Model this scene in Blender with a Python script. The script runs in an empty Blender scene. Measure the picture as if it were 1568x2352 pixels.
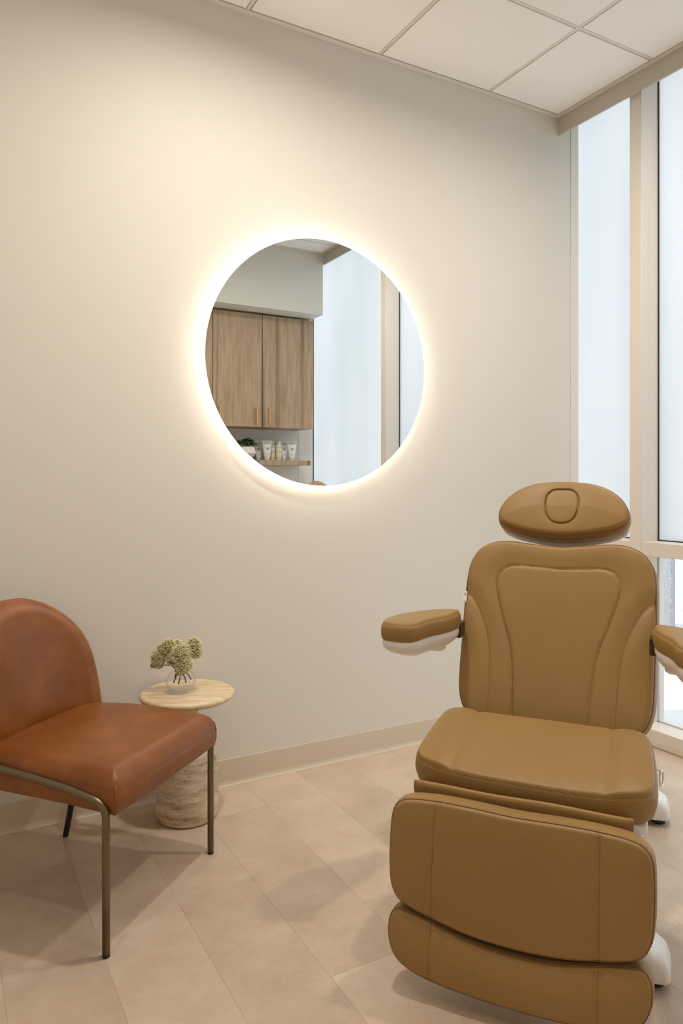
import bpy, bmesh, math, random
import numpy as np
from mathutils import Vector, Matrix
PI = math.pi
R = math.radians
S = bpy.context.scene
COL = S.collection

# ------------------------------------------------------------------ camera
CX, CY, CZ = -2.7639, -2.678, 1.1893
YAW = 0.5113
FPX = 1665.5
cam = bpy.data.objects.new('camera', bpy.data.cameras.new('camera'))
COL.objects.link(cam)
cam.location = (CX, CY, CZ)
cam.rotation_euler = (PI/2, 0, -YAW)
cam.data.sensor_fit = 'VERTICAL'
cam.data.sensor_height = 36
cam.data.lens = 36*FPX/2352
cam.data.shift_y = -(1176-1101)/2352
cam.data.clip_start = 0.02
S.camera = cam
FW = np.array([math.sin(YAW), math.cos(YAW)])
RT = np.array([math.cos(YAW), -math.sin(YAW)])

# ------------------------------------------------------------------ sky
w = bpy.data.worlds.new('sky'); S.world = w; w.use_nodes = True
nt = w.node_tree; nt.nodes.clear()
bg = nt.nodes.new('ShaderNodeBackground'); wo = nt.nodes.new('ShaderNodeOutputWorld')
bg.inputs[0].default_value = (0.90, 0.95, 1.02, 1)
bg.inputs[1].default_value = 2.15
nt.links.new(bg.outputs[0], wo.inputs[0])

# ------------------------------------------------------------------ lamps (round downlights in the ceiling)
DOWNLIGHTS = [(-1.85, -0.90), (-0.66, -1.25), (-1.85, -2.12), (-3.05, -1.55)]
for i, (x, y) in enumerate(DOWNLIGHTS):
    l = bpy.data.lights.new('downlight_lamp', 'AREA'); l.shape = 'DISK'; l.size = 0.11
    l.energy = (16, 15, 3.2, 5)[i]
    l.color = (1.0, 0.905, 0.80)
    l.spread = R(168)
    o = bpy.data.objects.new('downlight_lamp', l); COL.objects.link(o)
    o.location = (x, y, 3.008)

# sun on the street side only: it comes over the building and never enters the room
sl_ = bpy.data.lights.new('sun', 'SUN'); sl_.energy = 3.6; sl_.angle = R(1.5); sl_.color = (1, .96, .90)
so_ = bpy.data.objects.new('sun', sl_); COL.objects.link(so_); so_.rotation_euler = (R(-8), R(-25), 0)

vs = S.view_settings
S.display_settings.display_device = 'sRGB'
vs.view_transform = 'Standard'; vs.look = 'None'; vs.gamma = 1; vs.use_curve_mapping = False
vs.exposure = 0.2
S.cycles.max_bounces = 12
S.cycles.diffuse_bounces = 8
S.cycles.transparent_max_bounces = 16
S.cycles.caustics_reflective = False

# ------------------------------------------------------------------ materials
def mat(name):
    m = bpy.data.materials.new(name); m.use_nodes = True
    t = m.node_tree; b = t.nodes['Principled BSDF']
    return m, t, b
def nd(t, ty, **kw):
    n = t.nodes.new(ty)
    for k, v in kw.items():
        if k in ('op',): n.operation = v
        elif k == 'blend': n.blend_type = v
        else: n.inputs[k].default_value = v
    return n
def noise(t, coord, scale, detail=4, rough=.55, vscale=None):
    n = t.nodes.new('ShaderNodeTexNoise'); n.inputs['Scale'].default_value = scale
    n.inputs['Detail'].default_value = detail; n.inputs['Roughness'].default_value = rough
    if vscale:
        mp = t.nodes.new('ShaderNodeMapping'); mp.inputs['Scale'].default_value = vscale
        t.links.new(coord, mp.inputs[0]); coord = mp.outputs[0]
    t.links.new(coord, n.inputs['Vector'])
    return n.outputs['Fac']
def ramp(t, fac, stops):
    r = t.nodes.new('ShaderNodeValToRGB'); e = r.color_ramp.elements
    while len(e) < len(stops): e.new(.5)
    for i, (p, c) in enumerate(stops):
        e[i].position = p; e[i].color = (*c, 1) if len(c) == 3 else c
    t.links.new(fac, r.inputs[0]); return r.outputs[0]
def bump(t, b, h, strength, dist):
    n = t.nodes.new('ShaderNodeBump'); n.inputs['Strength'].default_value = strength
    n.inputs['Distance'].default_value = dist
    t.links.new(h, n.inputs['Height']); t.links.new(n.outputs[0], b.inputs['Normal'])
def objc(t): return t.nodes.new('ShaderNodeTexCoord').outputs['Object']
def plain(name, col, rough=.5, metal=0, spec=.5, bscale=0, bstr=.1, bdist=.001, var=0):
    m, t, b = mat(name)
    b.inputs['Base Color'].default_value = (*col, 1); b.inputs['Roughness'].default_value = rough
    b.inputs['Metallic'].default_value = metal; b.inputs['Specular IOR Level'].default_value = spec
    c = objc(t)
    if bscale: bump(t, b, noise(t, c, bscale, 3), bstr, bdist)
    if var:
        f = noise(t, c, 3.0, 3)
        t.links.new(ramp(t, f, [(.3, tuple(x*(1-var) for x in col)), (.7, tuple(min(1, x*(1+var)) for x in col))]), b.inputs['Base Color'])
    return m
M = {}
M['wall'] = plain('wall_paint', (.71, .69, .635), .62, bscale=260, bstr=.18, bdist=.0006, spec=.3)
M['valance'] = plain('shaded_wall_paint', (.52, .485, .41), .5, bscale=60, bstr=.04)  # wall paint with shade put into its colour, as the board faces away
M['ceiling_grid'] = plain('grid_metal', (.74, .705, .65), .45)
M['base'] = plain('rubber_base', (.60, .52, .405), .42, bscale=25, bstr=.06, bdist=.001)
M['alu'] = plain('champagne_aluminium', (.74, .69, .62), .42, bscale=90, bstr=.03, metal=0)
M['gasket'] = plain('black_gasket', (.018, .02, .022), .6)
M['stone_dark'] = None
M['white_plastic'] = plain('white_plastic', (.82, .81, .79), .28)
M['black_rubber'] = plain('black_rubber', (.012, .012, .012), .5)
M['bracket'] = plain('brown_steel', (.05, .03, .018), .35, metal=.3)
M['chrome'] = plain('chrome', (.8, .8, .8), .12, metal=1)
M['brass'] = plain('brass', (.80, .55, .22), .25, metal=1)
M['bronze'] = plain('bronze_tube', (.20, .155, .095), .33, metal=.9, bscale=200, bstr=.03)
M['white_cer'] = plain('white_ceramic', (.78, .77, .74), .4)
M['cream_bottle'] = plain('cream_bottle', (.80, .74, .55), .3)
M['tube_white'] = plain('white_tube', (.80, .79, .75), .35)
M['print'] = plain('grey_print', (.42, .41, .40), .5)
M['stem'] = plain('brown_stem', (.085, .05, .025), .7, bscale=80, bstr=.3)
M['thread'] = plain('sewing_thread', (.43, .285, .13), .7)
M['groove'] = plain('seam_shadow', (.20, .11, .042), .6)  # dark tone that paints the shade inside seams and creases
M['tag'] = plain('white_tag', (.85, .82, .8), .6)
M['red_print'] = plain('red_print', (.6, .12, .1), .6)

def m_tile():
    m, t, b = mat('ceiling_tile'); c = objc(t)
    f = noise(t, c, 420, 2)
    t.links.new(ramp(t, f, [(.3, (.90, .885, .85)), (.62, (.95, .94, .905))]), b.inputs['Base Color'])
    b.inputs['Roughness'].default_value = .9; bump(t, b, f, .12, .0006); return m
M['tile'] = m_tile()
def m_floor():
    m, t, b = mat('stone_look_plank')
    g = t.nodes.new('ShaderNodeNewGeometry').outputs['Position']
    oi = t.nodes.new('ShaderNodeObjectInfo')
    add = t.nodes.new('ShaderNodeVectorMath'); add.operation = 'MULTIPLY_ADD'
    cmb = t.nodes.new('ShaderNodeCombineXYZ')
    for i in range(3): t.links.new(oi.outputs['Random'], cmb.inputs[i])
    t.links.new(cmb.outputs[0], add.inputs[0]); add.inputs[1].default_value = (9, 5, 3); t.links.new(g, add.inputs[2])
    v = add.outputs[0]
    f1 = noise(t, v, 6.5, 8, .66, (.9, 1.1, 1)); f2 = noise(t, v, 45, 6, .7, (.8, 1.3, 1)); f3 = noise(t, v, 380, 3, .7)
    def mm(op, a, bb):
        n = t.nodes.new('ShaderNodeMath'); n.operation = op
        for i, x in enumerate((a, bb)):
            if isinstance(x, (int, float)): n.inputs[i].default_value = x
            else: t.links.new(x, n.inputs[i])
        return n.outputs[0]
    f = mm('ADD', mm('ADD', mm('MULTIPLY', f1, .60), mm('MULTIPLY', f2, .22)), mm('MULTIPLY', f3, .18))
    f = mm('ADD', f, mm('MULTIPLY', mm('SUBTRACT', oi.outputs['Random'], .5), .15))
    col = ramp(t, f, [(.30, (.45, .345, .252)), (.45, (.54, .425, .322)), (.58, (.61, .49, .38)), (.74, (.69, .575, .465))])
    t.links.new(col, b.inputs['Base Color'])
    b.inputs['Roughness'].default_value = .34; b.inputs['Specular IOR Level'].default_value = .62
    bump(t, b, f3, .10, .0008); return m
M['plank'] = m_floor()
M['subfloor'] = plain('floor_joint', (.48, .37, .28), .8)
def m_leather(name, c0, c1, c2, rough, scale, mottled, spec=.5):
    m, t, b = mat(name); c = objc(t)
    f = noise(t, c, mottled, 6, .6)
    t.links.new(ramp(t, f, [(.28, c0), (.5, c1), (.72, c2)]), b.inputs['Base Color'])
    b.inputs['Roughness'].default_value = rough
    b.inputs['Specular IOR Level'].default_value = spec
    vn = t.nodes.new('ShaderNodeTexVoronoi'); vn.inputs['Scale'].default_value = scale
    t.links.new(c, vn.inputs['Vector'])
    bump(t, b, vn.outputs['Distance'], .10, .0006)
    rr = noise(t, c, 9, 4)
    mr = t.nodes.new('ShaderNodeMapRange'); mr.inputs['To Min'].default_value = rough-.06; mr.inputs['To Max'].default_value = rough+.08
    t.links.new(rr, mr.inputs[0]); t.links.new(mr.outputs[0], b.inputs['Roughness'])
    return m
M['tan'] = m_leather('tan_vinyl', (.285, .166, .053), (.302, .176, .057), (.318, .187, .062), .46, 700, 3, .36)
M['cognac'] = m_leather('cognac_leather', (.170, .047, .004), (.215, .065, .007), (.275, .095, .014), .38, 420, 7)
def m_trav():
    m, t, b = mat('travertine'); c = objc(t)
    f = noise(t, c, 5, 8, .65, (1, 1, 7)); f2 = noise(t, c, 30, 6, .7, (1, 1, 4)); f3 = noise(t, c, 70, 4, .6, (1, 1, 3))
    mx = t.nodes.new('ShaderNodeMath'); mx.operation = 'MULTIPLY_ADD'; mx.inputs[1].default_value = .35
    t.links.new(f2, mx.inputs[0]); t.links.new(f, mx.inputs[2])
    col = ramp(t, mx.outputs[0], [(.50, (.30, .21, .13)), (.60, (.50, .385, .26)), (.68, (.64, .53, .385)), (.82, (.78, .70, .57))])
    pit = ramp(t, f3, [(.30, (.25, .2, .15)), (.37, (1, 1, 1))])
    mul = t.nodes.new('ShaderNodeMixRGB'); mul.blend_type = 'MULTIPLY'; mul.inputs[0].default_value = 1
    t.links.new(col, mul.inputs[1]); t.links.new(pit, mul.inputs[2]); t.links.new(mul.outputs[0], b.inputs['Base Color'])
    b.inputs['Roughness'].default_value = .5
    bump(t, b, pit, .4, .002); return m
M['travertine'] = m_trav()
def m_top():
    m, t, b = mat('travertine_top'); c = objc(t)
    f = noise(t, c, 7, 8, .65, (1, 5, 1)); f2 = noise(t, c, 26, 6, .7, (1, 4, 1))
    mx = t.nodes.new('ShaderNodeMath'); mx.operation = 'MULTIPLY_ADD'; mx.inputs[1].default_value = .35
    t.links.new(f2, mx.inputs[0]); t.links.new(f, mx.inputs[2])
    t.links.new(ramp(t, mx.outputs[0], [(.45, (.50, .37, .21)), (.58, (.60, .46, .28)), (.72, (.70, .56, .37)), (.85, (.76, .65, .47))]), b.inputs['Base Color'])
    b.inputs['Roughness'].default_value = .4; return m
M['travertine_top'] = m_top()
def m_oak():
    m, t, b = mat('oak_laminate'); c = objc(t)
    f = noise(t, c, 3.2, 8, .65, (9, 1, .8)); f2 = noise(t, c, 14, 6, .7, (12, 1, .5))
    wv = noise(t, c, 1.4, 3, .5, (5, 1, .15))
    mx = t.nodes.new('ShaderNodeMath'); mx.operation = 'MULTIPLY_ADD'; mx.inputs[1].default_value = .4
    t.links.new(f2, mx.inputs[0]); t.links.new(f, mx.inputs[2])
    col = ramp(t, mx.outputs[0], [(.42, (.22, .145, .088)), (.6, (.37, .26, .165)), (.8, (.47, .345, .23))])
    st = ramp(t, wv, [(.40, (.60, .57, .54)), (.46, (1, 1, 1))])
    mul = t.nodes.new('ShaderNodeMixRGB'); mul.blend_type = 'MULTIPLY'; mul.inputs[0].default_value = 1
    t.links.new(col, mul.inputs[1]); t.links.new(st, mul.inputs[2]); t.links.new(mul.outputs[0], b.inputs['Base Color'])
    b.inputs['Roughness'].default_value = .5; return m
M['oak'] = m_oak()
def m_mirror():
    m, t, b = mat('mirror_silver'); b.inputs['Base Color'].default_value = (.90, .925, .91, 1)
    b.inputs['Metallic'].default_value = 1; b.inputs['Roughness'].default_value = 0; return m
M['mirror'] = m_mirror()
def m_led():
    m, t, b = mat('warm_led'); b.inputs['Emission Color'].default_value = (1, .88, .74, 1)
    b.inputs['Emission Strength'].default_value = 24; b.inputs['Base Color'].default_value = (1, .9, .8, 1); return m
M['led'] = m_led()
def m_glass(name, tint):
    m, t, b = mat(name); t.nodes.remove(b)
    out = t.nodes['Material Output']
    tr = t.nodes.new('ShaderNodeBsdfTransparent'); tr.inputs[0].default_value = (*tint, 1)
    gl = t.nodes.new('ShaderNodeBsdfGlossy'); gl.inputs['Roughness'].default_value = .02
    lw = t.nodes.new('ShaderNodeLayerWeight'); lw.inputs[0].default_value = .5
    pw = t.nodes.new('ShaderNodeMath'); pw.operation = 'POWER'; pw.inputs[1].default_value = 4.0
    t.links.new(lw.outputs['Facing'], pw.inputs[0])
    fr = t.nodes.new('ShaderNodeMath'); fr.operation = 'MULTIPLY_ADD'; fr.inputs[1].default_value = .75; fr.inputs[2].default_value = .04
    t.links.new(pw.outputs[0], fr.inputs[0])
    mx = t.nodes.new('ShaderNodeMixShader')
    t.links.new(fr.outputs[0], mx.inputs[0]); t.links.new(tr.outputs[0], mx.inputs[1]); t.links.new(gl.outputs[0], mx.inputs[2])
    t.links.new(mx.outputs[0], out.inputs[0]); return m
M['glass'] = m_glass('clear_glass', (.94, .96, .95))
M['vase_glass'] = m_glass('vase_glass', (.985, .99, .987))
def m_frost():
    m, t, b = mat('frosted_film'); t.nodes.remove(b); out = t.nodes['Material Output']
    c = objc(t)
    f = noise(t, c, 1.2, 3, .5, (1, 3, .5))
    tl = t.nodes.new('ShaderNodeBsdfTranslucent')
    t.links.new(ramp(t, f, [(.3, (.74, .765, .77)), (.7, (.80, .81, .82))]), tl.inputs[0])
    df = t.nodes.new('ShaderNodeBsdfDiffuse'); df.inputs[0].default_value = (.8, .82, .82, 1)
    gl = t.nodes.new('ShaderNodeBsdfGlossy'); gl.inputs['Roughness'].default_value = .15
    m1 = t.nodes.new('ShaderNodeMixShader'); m1.inputs[0].default_value = .12
    t.links.new(tl.outputs[0], m1.inputs[1]); t.links.new(df.outputs[0], m1.inputs[2])
    m2 = t.nodes.new('ShaderNodeMixShader'); m2.inputs[0].default_value = .04
    t.links.new(m1.outputs[0], m2.inputs[1]); t.links.new(gl.outputs[0], m2.inputs[2])
    t.links.new(m2.outputs[0], out.inputs[0]); return m
M['frost'] = m_frost()
def m_floret():
    m, t, b = mat('dried_floret'); c = objc(t)
    f = noise(t, c, 90, 3)
    t.links.new(ramp(t, f, [(.3, (.56, .54, .27)), (.5, (.80, .76, .48)), (.7, (.90, .86, .64))]), b.inputs['Base Color'])
    b.inputs['Roughness'].default_value = .8; return m
M['floret'] = m_floret()
M['floret_core'] = plain('dried_umbel_core', (.16, .15, .055), .9, bscale=300, bstr=.5, bdist=.003)
M['leaf'] = plain('green_leaf', (.045, .12, .03), .5, var=.4)
M['pavement'] = plain('concrete_paving', (.56, .56, .565), .8, bscale=20, bstr=.2, var=.06)
def m_granite():
    m, t, b = mat('speckled_granite'); c = objc(t)
    f = noise(t, c, 60, 4, .8)
    t.links.new(ramp(t, f, [(.35, (.24, .25, .28)), (.6, (.36, .37, .42)), (.72, (.75, .77, .8))]), b.inputs['Base Color'])
    b.inputs['Roughness'].default_value = .6; return m
M['granite'] = m_granite()
M['pale_panel'] = plain('pale_panel', (.50, .52, .53), .6, bscale=10, bstr=.05)
M['white_post'] = plain('white_post', (.92, .93, .94), .5)
M['soil'] = plain('soil', (.05, .035, .02), .9, bscale=60, bstr=.5)

# ------------------------------------------------------------------ geometry helpers
def mesh_obj(name, verts, faces, m, parent=None, smooth=False):
    me = bpy.data.meshes.new(name); me.from_pydata([tuple(v) for v in verts], [], faces); me.update()
    if m: me.materials.append(m)
    if smooth: me.polygons.foreach_set('use_smooth', [True]*len(me.polygons))
    o = bpy.data.objects.new(name, me); COL.objects.link(o)
    if parent: o.parent = parent
    return o
def bm_obj(name, bm, m, parent=None, smooth=False, autos=None):
    bmesh.ops.recalc_face_normals(bm, faces=bm.faces)
    me = bpy.data.meshes.new(name); bm.to_mesh(me); bm.free()
    for x in (m if isinstance(m, (list, tuple)) else [m]): me.materials.append(x)
    if smooth or autos: me.polygons.foreach_set('use_smooth', [True]*len(me.polygons))
    if autos: me.set_sharp_from_angle(angle=R(autos))
    o = bpy.data.objects.new(name, me); COL.objects.link(o)
    if parent: o.parent = parent
    return o
def bx(bm, x0, x1, y0, y1, z0, z1, bev=0, mtx=None, seg=2):
    b2 = bmesh.new()
    bmesh.ops.create_cube(b2, size=1)
    for v in b2.verts:
        v.co = Vector(((x0+x1)/2+v.co.x*(x1-x0), (y0+y1)/2+v.co.y*(y1-y0), (z0+z1)/2+v.co.z*(z1-z0)))
    if bev: bmesh.ops.bevel(b2, geom=list(b2.edges), offset=bev, segments=seg, profile=.5, affect='EDGES')
    if mtx: bmesh.ops.transform(b2, matrix=mtx, verts=b2.verts)
    me = bpy.data.meshes.new('t'); b2.to_mesh(me); b2.free(); bm.from_mesh(me); bpy.data.meshes.remove(me)
def box(name, x0, x1, y0, y1, z0, z1, m, parent=None, bev=0, kind=None, seg=2):
    bm = bmesh.new(); bx(bm, x0, x1, y0, y1, z0, z1, bev, seg=seg)
    o = bm_obj(name, bm, m, parent, autos=40 if bev else None)
    if kind: o['kind'] = kind
    return o
def tube(bm, pts, r, n=12, cap=True):
    pts = [Vector(p) for p in pts]; rs = r if isinstance(r, (list, tuple)) else [r]*len(pts)
    rings = []; up = Vector((0, 0, 1)); prev = None
    for i, p in enumerate(pts):
        d = (pts[min(i+1, len(pts)-1)]-pts[max(i-1, 0)]).normalized()
        if prev is None:
            a = d.cross(up if abs(d.z) < .9 else Vector((1, 0, 0))).normalized()
        else: a = (prev-d*prev.dot(d)).normalized()
        prev = a; b = d.cross(a)
        rings.append([bm.verts.new(p+(a*math.cos(2*PI*k/n)+b*math.sin(2*PI*k/n))*rs[i]) for k in range(n)])
    for i in range(len(rings)-1):
        for k in range(n):
            bm.faces.new((rings[i][k], rings[i][(k+1) % n], rings[i+1][(k+1) % n], rings[i+1][k]))
    if cap:
        bm.faces.new(rings[0][::-1]); bm.faces.new(rings[-1])
def catmull(P, n, closed=True):
    P = np.array(P, float); m = len(P); out = []
    segs = m if closed else m-1
    for i in range(segs):
        if closed: a, b, c, d = P[(i-1) % m], P[i], P[(i+1) % m], P[(i+2) % m]
        else: a, b, c, d = P[max(i-1, 0)], P[i], P[i+1], P[min(i+2, m-1)]
        for t in np.linspace(0, 1, 16, endpoint=False):
            out.append(.5*((2*b)+(-a+c)*t+(2*a-5*b+4*c-d)*t*t+(-a+3*b-3*c+d)*t**3))
    if not closed: out.append(P[-1])
    out = np.array(out); q = np.vstack([out, out[:1]]) if closed else out
    L = np.concatenate([[0], np.cumsum(np.hypot(*np.diff(q[:, :2], axis=0).T))])
    t = np.linspace(0, L[-1], n, endpoint=not closed)
    return np.stack([np.interp(t, L, q[:, k]) for k in range(q.shape[1])], 1)
def lathe(bm, prof, n=48, c=(0, 0, 0), sx=1, sy=1):
    rings = []
    for r, z in prof:
        if r < 1e-6: rings.append([bm.verts.new((c[0], c[1], c[2]+z))])
        else: rings.append([bm.verts.new((c[0]+sx*r*math.cos(2*PI*k/n), c[1]+sy*r*math.sin(2*PI*k/n), c[2]+z)) for k in range(n)])
    for a, b in zip(rings, rings[1:]):
        for k in range(n):
            k2 = (k+1) % n
            if len(a) == 1 and len(b) == 1: continue
            if len(a) == 1: bm.faces.new((a[0], b[k2], b[k]))
            elif len(b) == 1: bm.faces.new((a[k], a[k2], b[0]))
            else: bm.faces.new((a[k], a[k2], b[k2], b[k]))
def empty(name, loc, rz=0):
    o = bpy.data.objects.new(name, None); COL.objects.link(o); o.location = loc; o.rotation_euler = (0, 0, rz)
    o.empty_display_size = .1; return o
def tag(o, label=None, cat=None, group=None, kind=None):
    if label: o['label'] = label
    if cat: o['category'] = cat
    if group: o['group'] = group
    if kind: o['kind'] = kind
    return o
def struct(o): o['kind'] = 'structure'; return o
def copy_tree(o, parent=None):
    c = o.copy(); COL.objects.link(c); c.parent = parent
    for ch in list(o.children): copy_tree(ch, c)
    return c

def pdist(Q, poly, closed):
    P = np.array(poly, float)[:, :2]; A = P if closed else P[:-1]; B = np.roll(P, -1, 0) if closed else P[1:]
    d = np.full(len(Q), 9.)
    for a, b in zip(A, B):
        ab = b-a; t = np.clip(((Q-a)@ab)/max(ab@ab, 1e-12), 0, 1)
        d = np.minimum(d, np.hypot(*(Q-a-t[:, None]*ab).T))
    return d

class Cushion:
    """Upholstered pad: outline in (u,h) metres, placed by f(u,h,n)->local xyz."""
    def __init__(s, outline, thick, r=.012, puff=.006, puffw=.05, dips=(), place=None, N=220, K=52, bulge=.004, center=None, backr=.012, raised=None, extra=None, notch=True):
        s.out = catmull(outline, N); s.dips = dips; s.r = r; s.puff = puff; s.puffw = puffw; s.place = place
        s.raised = raised; s.extra = extra
        c = np.array(center) if center is not None else (s.out.max(0)+s.out.min(0))/2
        fr = np.linspace(0, 1, K)[1:]; fr = 1-(1-fr)**1.35
        V = [c]; 
        Q = [c[None]]+[c+(s.out-c)*f for f in fr]
        Q = np.vstack(Q); n = s.height(Q)
        # outward normals of the outline
        tg = np.roll(s.out, -1, 0)-np.roll(s.out, 1, 0); nm = np.stack([tg[:, 1], -tg[:, 0]], 1)
        nm /= np.hypot(*nm.T)[:, None]
        area = np.sum(s.out[:, 0]*np.roll(s.out[:, 1], -1)-np.roll(s.out[:, 0], -1)*s.out[:, 1])
        if area < 0: nm = -nm
        rows = [(0.0012, -r-.0008), (.003, -r-.004)] if notch else [(.0004, -r-.001), (.001, -r-.004)]
        for t in np.linspace(0, 1, 7)[1:]:
            rows.append(((.003 if notch else .001)+bulge*math.sin(PI*t), -r-.004-(thick-r-.004-backr)*t))
        for a in (30, 60, 90):
            rows.append((.003-backr*(1-math.cos(R(a))), -thick+backr-backr*math.sin(R(a))))
        P3 = [place(q[0], q[1], z) for q, z in zip(Q, n)]
        for off, z in rows:
            for q, m_ in zip(s.out, nm): P3.append(place(q[0]+m_[0]*off, q[1]+m_[1]*off, z))
        P3.append(place(c[0], c[1], -thick))
        F = []; 
        for k in range(N): F.append((0, 1+k, 1+(k+1) % N))
        nr = (K-1)+len(rows)
        for j in range(nr-1):
            a = 1+j*N; b = a+N
            for k in range(N): F.append((a+k, b+k, b+(k+1) % N, a+(k+1) % N))
        a = 1+(nr-1)*N; last = len(P3)-1
        for k in range(N): F.append((a+k, last, a+(k+1) % N))
        s.V, s.F = P3, F
    def height(s, Q):
        d = pdist(Q, s.out, True)
        x = np.clip(d/s.r, 0, 1); z = -s.r*(1-np.sqrt(np.clip(1-(1-x)**2, 0, 1)))
        z = z+s.puff*(1-np.exp(-d/s.puffw))
        for poly, dn, sn, db, sb in s.dips:
            e = pdist(Q, poly, False); z = z-dn*np.exp(-(e/sn)**2)-db*np.exp(-(e/sb)**2)
        if s.extra: z = z+s.extra(Q, d)
        return z
    def obj(s, name, m, parent):
        o = mesh_obj(name, s.V, s.F, m, parent, smooth=True)
        bm = bmesh.new(); bm.from_mesh(o.data); bmesh.ops.recalc_face_normals(bm, faces=bm.faces); bm.to_mesh(o.data); bm.free()
        o.data.polygons.foreach_set('use_smooth', [True]*len(o.data.polygons))
        return o
    def stitches(s, lines, m, parent, pitch=.0075, wd=.0009, side=0.0, name='stitching', lift=.0003, closed_out=False):
        bm = bmesh.new()
        for ln in lines:
            P = np.array(ln, float); L = np.concatenate([[0], np.cumsum(np.hypot(*np.diff(P, axis=0).T))])
            n = int(L[-1]/pitch)
            for k in range(n):
                t0 = (k+.15)*pitch; t1 = (k+.75)*pitch
                a = np.array([np.interp(t0, L, P[:, 0]), np.interp(t0, L, P[:, 1])]); b = np.array([np.interp(t1, L, P[:, 0]), np.interp(t1, L, P[:, 1])])
                d = b-a; d /= max(np.hypot(*d), 1e-9); nn = np.array([-d[1], d[0]])
                a = a+nn*side; b = b+nn*side; mid = (a+b)/2
                z = s.height(np.array([a, b, mid]))
                q = [s.place(*(a), z[0]-.0005), s.place(*(mid+nn*wd), z[2]+.0002), s.place(*(mid-nn*wd), z[2]+.0002), s.place(*b, z[1]-.0005), s.place(*mid, z[2]+lift+wd)]
                v = [bm.verts.new(x) for x in q]
                bm.faces.new((v[0], v[2], v[4])); bm.faces.new((v[2], v[3], v[4])); bm.faces.new((v[3], v[1], v[4])); bm.faces.new((v[1], v[0], v[4]))
        o = bm_obj(name, bm, m, parent); o['kind'] = 'stuff'; return o

def sym(half):
    """half outline, u from 0 upward then back to 0 -> full closed outline"""
    full = list(half)
    for u, h in reversed(half):
        if u > 1e-4: full.append((-u, h))
    return full
def in_poly(Q, P):
    x, y = Q[:, 0], Q[:, 1]; c = np.zeros(len(Q), bool); n = len(P)
    for i in range(n):
        x1, y1 = P[i][:2]; x2, y2 = P[(i+1) % n][:2]
        m_ = ((y1 > y) != (y2 > y)) & (x < (x2-x1)*(y-y1)/((y2-y1) if abs(y2-y1) > 1e-12 else 1e-12)+x1)
        c ^= m_
    return c
def seam(C_, line, parent, rad=.0009, name='seam_line'):
    P = smooth_line(line, 90) if len(line) < 60 else np.array(line)
    keep = in_poly(P, C_.out); P = P[keep]; z = C_.height(P)
    bm = bmesh.new(); tube(bm, [C_.place(p[0], p[1], zz+.0001) for p, zz in zip(P, z)], rad, 6)
    return bm_obj(name, bm, M['groove'], parent, smooth=True)
def mir(line): return [(-u, h) for u, h in line]
def smooth_line(l, n=80): return catmull(l, n, closed=False)

# ================================================================== SETTING
H = 3.028
XL, YB = -3.95, -3.10      # left wall and back wall
# ---- floor: individual planks running along y
fl = struct(box('floor', XL, .03, YB, 0.0, -.06, -.0055, M['subfloor']))
PW, PL = .2286, .9144
OFF = {4: -.85, 3: -.655, 2: -.24, 1: -.928, 0: -.303, -1: -.52, -2: -.12, -3: -.76, -4: -.4, -5: -.05, 5: -.30, 6: -.55, 7: -.15, 8: -.7, 9: -.4, 10: -.02, 11: -.62, 12: -.2}
for k in range(-6, 13):
    x1 = -1.2525-PW*k; x0 = x1-PW
    x0c, x1c = max(x0, XL), min(x1, .028)
    if x1c-x0c < .01: continue
    off = OFF.get(k, -.35)
    y = off
    while y < 0: y += PL
    while y > YB:
        ya, yb = max(y-PL, YB), min(y, 0)
        if yb-ya > .01:
            o = box('plank', x0c+.0001, x1c-.0001, ya+.0001, yb-.0001, -.006, 0, M['plank'], fl, bev=.0004, seg=1)
        y -= PL
# ---- mirror wall, back wall, left wall
struct(box('wall_front', XL-.1, .088, 0, .12, -.06, 3.2, M['wall']))
struct(box('wall_back', XL-.1, .0, YB-.12, YB, -.06, 3.2, M['wall']))
struct(box('wall_left', XL-.1, XL, YB-.12, .12, -.06, 3.2, M['wall']))
# bulkhead over the wall cabinets
struct(box('trim_1', XL, .0, YB, -2.637, 2.53, H+.02, M['wall'], bev=.002))
# ---- ceiling: tee grid and tiles
ce = struct(box('ceiling', XL-.1, .0, YB-.12, .12, H+.045, H+.12, M['tile']))
gx = [-.0241]+[-.4751-.6096*k for k in range(6)]; gy = [-.0241]+[-.5736-.6096*k for k in range(5)]
xs = [gx[0]]+[g for g in gx[1:] if g > XL+.05]+[XL+.0241]
ys = [gy[0]]+[g for g in gy[1:] if g > -2.637+.05]+[-2.637+.0241]
TH = .0075
holes = DOWNLIGHTS
for i in range(len(xs)-1):
    for j in range(len(ys)-1):
        xa = xs[i+1]+(TH+.003 if i+1 < len(xs)-1 else .004); xb = xs[i]-(TH+.003 if i else .004)
        ya = ys[j+1]+(TH+.003 if j+1 < len(ys)-1 else .004); yb = ys[j]-(TH+.003 if j else .004)
        box('ceiling_tile', xa, xb, ya, yb, H-.0012, H+.018, M['tile'], ce, bev=.0012, seg=1)
for x in xs[1:-1]:
    box('tee_bar', x-TH, x+TH, ys[-1], ys[0], H+.001, H+.004, M['ceiling_grid'], ce)
for y in ys[1:-1]:
    box('tee_bar', xs[-1], xs[0], y-TH, y+TH, H+.0012, H+.0042, M['ceiling_grid'], ce)
box('wall_angle', XL, 0, -.0241, 0, H-.0032, H+.0025, M['ceiling_grid'], ce)
box('wall_angle', -.0241, 0, -2.637, -.0241, H-.0032, H+.0025, M['ceiling_grid'], ce)
box('wall_angle', XL, -.0241, -2.637, -2.613, H-.0032, H+.0025, M['ceiling_grid'], ce)
box('wall_angle', XL, XL+.0241, -2.613, -.0241, H-.0032, H+.0025, M['ceiling_grid'], ce)
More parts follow.
